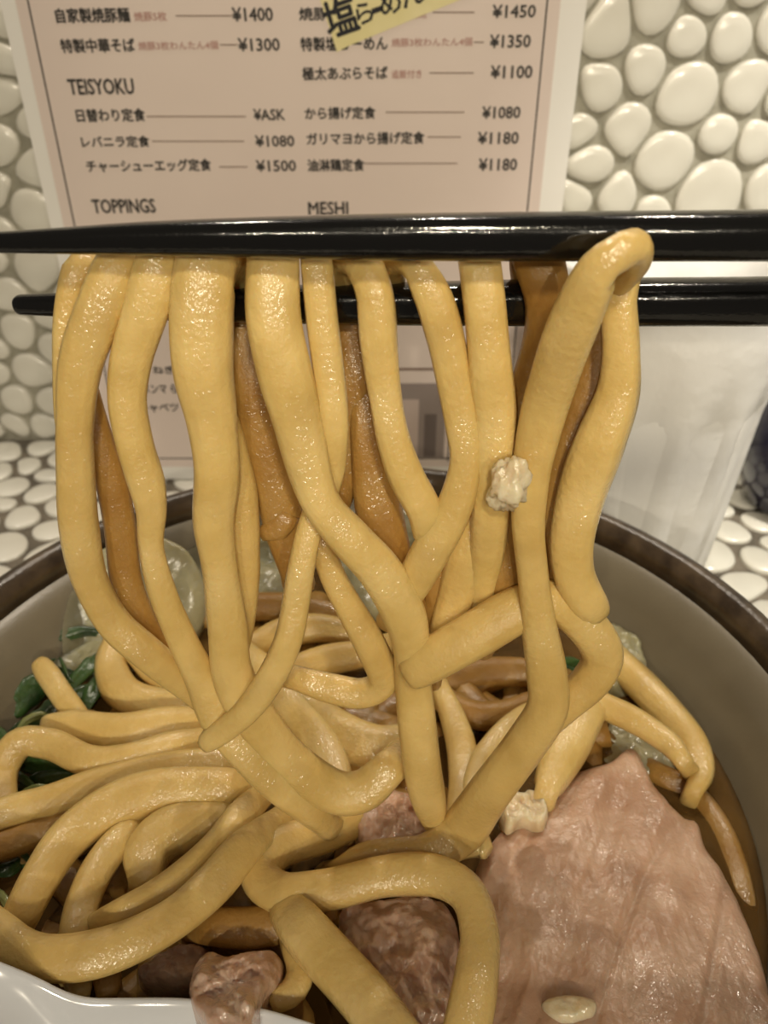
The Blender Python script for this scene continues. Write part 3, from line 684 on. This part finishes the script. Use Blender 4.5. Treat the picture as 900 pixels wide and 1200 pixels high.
# dumplings
slab('wonton_dumpling', [(15,775),(28,720),(62,668),(110,636),(170,620),(222,636),(238,690),(215,740),(160,768),(80,785)],
     lambda u, v: 5.2+max(0, 750-v)*.0175, .5, M['wonton'], 'pale wonton dumpling with thin skin slumped against the left bowl wall', 'dumpling', lump=.16, lsc=.8, rings=30, nseg=100, edge=.5)
slab('wonton_dumpling', [(175,640),(195,605),(240,592),(300,590),(340,610),(350,660),(310,700),(240,705),(190,690)],
     lambda u, v: 5.3+max(0, 655-v)*.021, .5, M['wonton'], 'milky wonton dumpling seen between the third and fourth hanging noodles', 'dumpling', lump=.3, lsc=.8, rings=30, nseg=100, edge=.5)
slab('wonton_dumpling', [(380,620),(430,590),(490,578),(550,582),(580,620),(570,690),(500,730),(420,700)],
     lambda u, v: 5.3+max(0, 655-v)*.021, .5, M['wonton'], 'yellowish wonton dumpling at the back of the bowl behind the sixth noodle', 'dumpling', lump=.3, lsc=.8, rings=30, nseg=100, edge=.5)
slab('wonton_dumpling', [(690,745),(705,720),(730,722),(752,740),(762,768),(750,795),(720,800),(695,785)],
     lambda u, v: 5.2, .7, M['wonton'], 'small translucent dumpling fold by the free end of the wavy right strand', 'dumpling', lump=.2, lsc=1.2, rings=24, nseg=80, edge=.4)
slab('wonton_dumpling', [(690,850),(720,835),(760,845),(790,870),(795,900),(770,915),(735,905),(700,890)],
     lambda u, v: 4.75, .5, M['wonton'], 'submerged dumpling just behind the pork slice\'s pointed tip', 'dumpling', lump=.15, lsc=1.2, rings=24, nseg=80, edge=.3)
# fat scrap clinging to the big loop
def lumpblob(name, c, r, mat, label, cat, sq=(1, 1, 1), amp=.3, lsc=3):
    bm = bmesh.new(); bmesh.ops.create_icosphere(bm, subdivisions=4, radius=1)
    V = []
    for v in bm.verts:
        d = v.co.normalized(); k = 1+amp*noise.fractal(d*1.2*lsc/2+Vector(c), .8, 2, 4)
        V.append(Vector((d.x*r*sq[0]*k, d.y*r*sq[1]*k, d.z*r*sq[2]*k))+Vector(c))
    Fc = [tuple(v.index for v in f.verts) for f in bm.faces]; bm.free()
    return tag(mesh(name, V, Fc, mat, origin=c), label, cat)
p, d = place(597, 568, 'h', .55)
lumpblob('fat_scrap', p, .36, M['fat'], 'pale crumbly fat scrap clinging to the big loop noodle', 'fat', (.8, .6, 1.25), .45, 3)

# ------------------------------------------------------------------ greens
def leaf(parent, pts, wpx, mat, seed):
    P = []
    for u, v, z in pts: p = at_z(u, v, z); P.append((p.x, p.y, p.z))
    Q = crom(P, .12); m_ = len(Q); V, Fc = [], []; n = 7
    for k, q in enumerate(Q):
        t = (Vector(Q[min(k+1, m_-1)])-Vector(Q[max(k-1, 0)])).normalized(); s = t.cross(VIEWN).normalized(); up = s.cross(t)
        f = k/(m_-1); wd = .8*wpx/2/F*17*(math.sin(math.pi*min(.97, max(.06, f)))**.6)
        wd *= 1+.35*noise.noise(Vector((k*.4, seed, 0)))
        for side in (1, -1):
            for i in range(n):
                x = (i/(n-1)*2-1)
                V.append(Vector(q)+s*(wd*x)+up*(.12*wd*math.cos(x*5+k*.3)+side*.018-.25*wd*x*x))
    st = 2*n
    for k in range(m_-1):
        for i in range(n-1):
            a = k*st+i; Fc.append((a, a+1, a+st+1, a+st)); a += n; Fc.append((a, a+st, a+st+1, a+1))
        Fc.append((k*st, k*st+st, k*st+st+n, k*st+n)); Fc.append((k*st+n-1, k*st+2*n-1, k*st+st+2*n-1, k*st+st+n-1))
    for k in (0, m_-1):
        for i in range(n-1): Fc.append((k*st+i, k*st+i+1, k*st+n+i+1, k*st+n+i))
    return mesh('stem' if mat == 'stem' else 'leaf', V, Fc, M[mat], parent, origin=P[0])
def greens(label, leaves, base, name='leafy_greens'):
    r = empty(name, at_z(*base)); tag(r, label, 'greens')
    for i, (pts, wd, mt) in enumerate(leaves): leaf(r, pts, wd, mt, i*1.7)
    return r
greens('dark green wilted leaves heaped at the left edge of the bowl', [
 ([(-20,805,5.0),(20,780,5.3),(60,752,5.5),(100,740,5.5),(136,748,5.1)], 26, 'leaf'),
 ([(-20,790,5.1),(30,762,5.4),(75,738,5.5),(110,742,5.3)], 16, 'leaf'),
 ([(-30,860,4.9),(10,830,5.1),(50,800,5.2),(90,790,5.0)], 50, 'leaf'),
 ([(0,870,4.8),(40,850,5.0),(80,825,5.1),(125,800,4.9)], 46, 'leaf'),
 ([(60,830,5.0),(85,800,5.3),(110,775,5.4),(125,760,5.1)], 30, 'leaf'),
 ([(95,845,4.8),(105,815,5.1),(118,790,5.1),(122,765,4.9)], 34, 'leaf'),
 ([(-20,830,4.9),(15,805,5.2),(45,782,5.3),(75,775,5.1)], 30, 'leaf'),
 ([(20,860,5.3),(30,845,5.4),(48,838,5.4),(60,842,5.2)], 14, 'stem'),
 ([(70,770,5.5),(78,790,5.5),(84,800,5.4)], 6, 'leaf'),
 ([(-10,850,5.2),(5,880,5.2),(10,905,5.0)], 30, 'leaf')], (40, 830, 4.2))
greens('dark green leaves showing between the wavy and the long level noodles', [
 ([(-10,905,4.8),(30,895,5.0),(70,905,5.0),(100,918,4.8)], 34, 'leaf'),
 ([(20,925,4.8),(50,912,5.0),(85,908,5.0)], 24, 'leaf'),
 ([(25,928,5.3),(45,922,5.4),(68,924,5.2)], 9, 'stem'),
 ([(5,900,4.9),(30,915,5.1),(45,928,5.0)], 14, 'leaf')], (40, 912, 4.2))
greens('green leaf ends in the broth under the stout arched noodle', [
 ([(-20,985,4.6),(15,1000,4.8),(40,1020,4.7)], 34, 'leaf'),
 ([(-20,1030,4.6),(10,1020,4.8),(35,1000,4.7)], 26, 'leaf'),
 ([(-10,1045,4.6),(5,1055,4.8),(12,1072,4.7)], 16, 'stem')], (5, 1015, 4.1))
greens('dark green leaf visible through the curl under the big loop', [
 ([(630,775,4.9),(655,778,5.1),(680,776,4.9)], 26, 'leaf'),
 ([(640,790,4.8),(660,785,5.0),(685,792,4.8)], 18, 'leaf')], (660, 785, 4.2))

# ------------------------------------------------------------------ spoon
def spoon():
    sec = [(395,1222,6.25,.2,.1),(386,1210,6.3,.6,.4),(372,1202,6.35,1.0,.7),(345,1194,6.4,1.35,.95),(305,1183,6.4,1.65,1.15),(220,1172,6.4,1.85,1.3),(150,1171,6.45,1.8,1.25),(105,1171,6.55,1.65,1.1),
           (75,1163,6.7,1.45,.85),(40,1145,6.95,1.2,.6),(0,1128,7.25,1.0,.45),(-60,1105,7.6,.92,.36),(-150,1075,8.0,.85,.3),(-260,1040,8.4,.8,.26),(-400,990,8.9,.75,.24),(-520,945,9.3,.7,.2)]
    Q = []
    for u, v, z, w_, dp in sec: p = at_z(u, v, z); Q.append((p.x, p.y-w_, z, w_, dp))
    Q = crom(Q, .2); V, Fc = [], []; n = 18
    for x, y, z, w_, dp in Q:
        for k in range(n+1):
            t = k/n*2-1; V.append((x, y+w_*t, z-dp*(1-abs(t)**2.6)))
        for k in range(n, -1, -1):
            t = k/n*2-1; V.append((x, y+w_*t*1.06, z-.05-dp*(1-abs(t)**2.6)-.2*(1-abs(t)**6)))
    m_ = 2*(n+1)
    for k in range(len(Q)-1):
        for i in range(m_): Fc.append((k*m_+i, k*m_+(i+1) % m_, (k+1)*m_+(i+1) % m_, (k+1)*m_+i))
    Fc.append(tuple(range(m_))); Fc.append(tuple((len(Q)-1)*m_+i for i in range(m_)))
    o = mesh('soup_spoon', V, Fc, M['porcelain'], origin=Q[len(Q)//3][:3]); md = o.modifiers.new('s', 'SUBSURF'); md.render_levels = 1; md.levels = 1
    tag(o, 'white porcelain soup spoon lying inside the bowl below the noodles', 'spoon')
spoon()

# ------------------------------------------------------------------ tumbler of iced water
GC = Vector((9.55, 26.8, .24)); GH = 12.6
gl = empty('water_tumbler', GC); tag(gl, 'frosty clear tumbler of iced water behind the bowl', 'tumbler')
def facet_wall(prof, nf=12, depth=.22):
    n = nf*8; V, Fc = [], []
    for r, z, fc in prof:
        for i in range(n):
            a = 2*math.pi*i/n; k = 1-fc*depth*(1-abs(math.cos(a*nf/2)))/4*1.0
            V.append((GC.x+r*k*math.cos(a), GC.y+r*k*math.sin(a), GC.z+z))
    for k in range(len(prof)-1):
        for i in range(n): Fc.append((k*n+i, k*n+(i+1) % n, (k+1)*n+(i+1) % n, (k+1)*n+i))
    Fc.append(tuple(range(n))); Fc.append(tuple((len(prof)-1)*n+i for i in range(n)))
    return V, Fc
prof = [(.01, 0, 0), (3.2, 0, 0), (3.4, .2, 1), (3.62, 3, 2.2), (3.9, 7.6, 2.2), (4.0, 8.3, .2), (4.1, 10, 0), (4.3, GH-.1, 0), (4.24, GH, 0), (4.14, GH-.1, 0), (3.9, 9, 0), (3.6, 5, 0), (3.25, .8, 0), (3.0, .6, 0), (.01, .6, 0)]
V, Fc = facet_wall(prof); mesh('tumbler_wall', V, Fc, M['tumbler'], gl, origin=GC)
lathe('water', [(.01, .65), (3.0, .65), (3.22, .9), (3.57, 5), (3.86, 8.9), (.01, 8.9)], tuple(GC), M['water'], gl, n=64)
ri = random.Random(3)
for k in range(5):
    c = GC+Vector((ri.uniform(-1.6, 1.6), ri.uniform(-1.6, 1.6), 2.4+k*1.45)); s = ri.uniform(.85, 1.15)
    bm = bmesh.new(); bmesh.ops.create_cube(bm, size=2*s); bmesh.ops.bevel(bm, geom=bm.edges[:], offset=.3, segments=3, affect='EDGES')
    R = Matrix.Rotation(ri.uniform(0, 3), 3, Vector((ri.random(), ri.random(), ri.random()+.1)).normalized())
    V = [R @ v.co+c for v in bm.verts]; Fc = [tuple(v.index for v in f.verts) for f in bm.faces]; bm.free()
    o = mesh('ice_cube', V, Fc, M['ice'], origin=c); tag(o, ('lowest ice cube, nearest the base of the tumbler', 'ice cube second from the bottom of the tumbler', 'ice cube halfway up in the tumbler', 'ice cube second from the top in the tumbler', 'topmost ice cube floating at the water line of the tumbler')[k], 'ice', 'ice cubes in the tumbler')

# ------------------------------------------------------------------ dark navy pot at the right edge, and the shelf shade
NC = (19.0, 31.0, .24)
pot = empty('condiment_pot', NC); tag(pot, 'dark navy condiment pot cut by the right edge of the picture', 'pot')
lathe('pot_body', [(.01, 0), (2.3, 0), (2.5, .2), (3.0, 1.4), (3.1, 3.0), (2.7, 4.6), (2.3, 5.2), (2.2, 5.3), (.01, 5.3)], NC, M['navy'], pot, n=48)
lathe('lid', [(.01, 5.3), (2.35, 5.3), (2.4, 5.5), (1.6, 5.9), (.5, 6.1), (.4, 6.3), (.55, 6.6), (.3, 6.85), (.01, 6.9)], NC, M['navy'], pot, n=48)
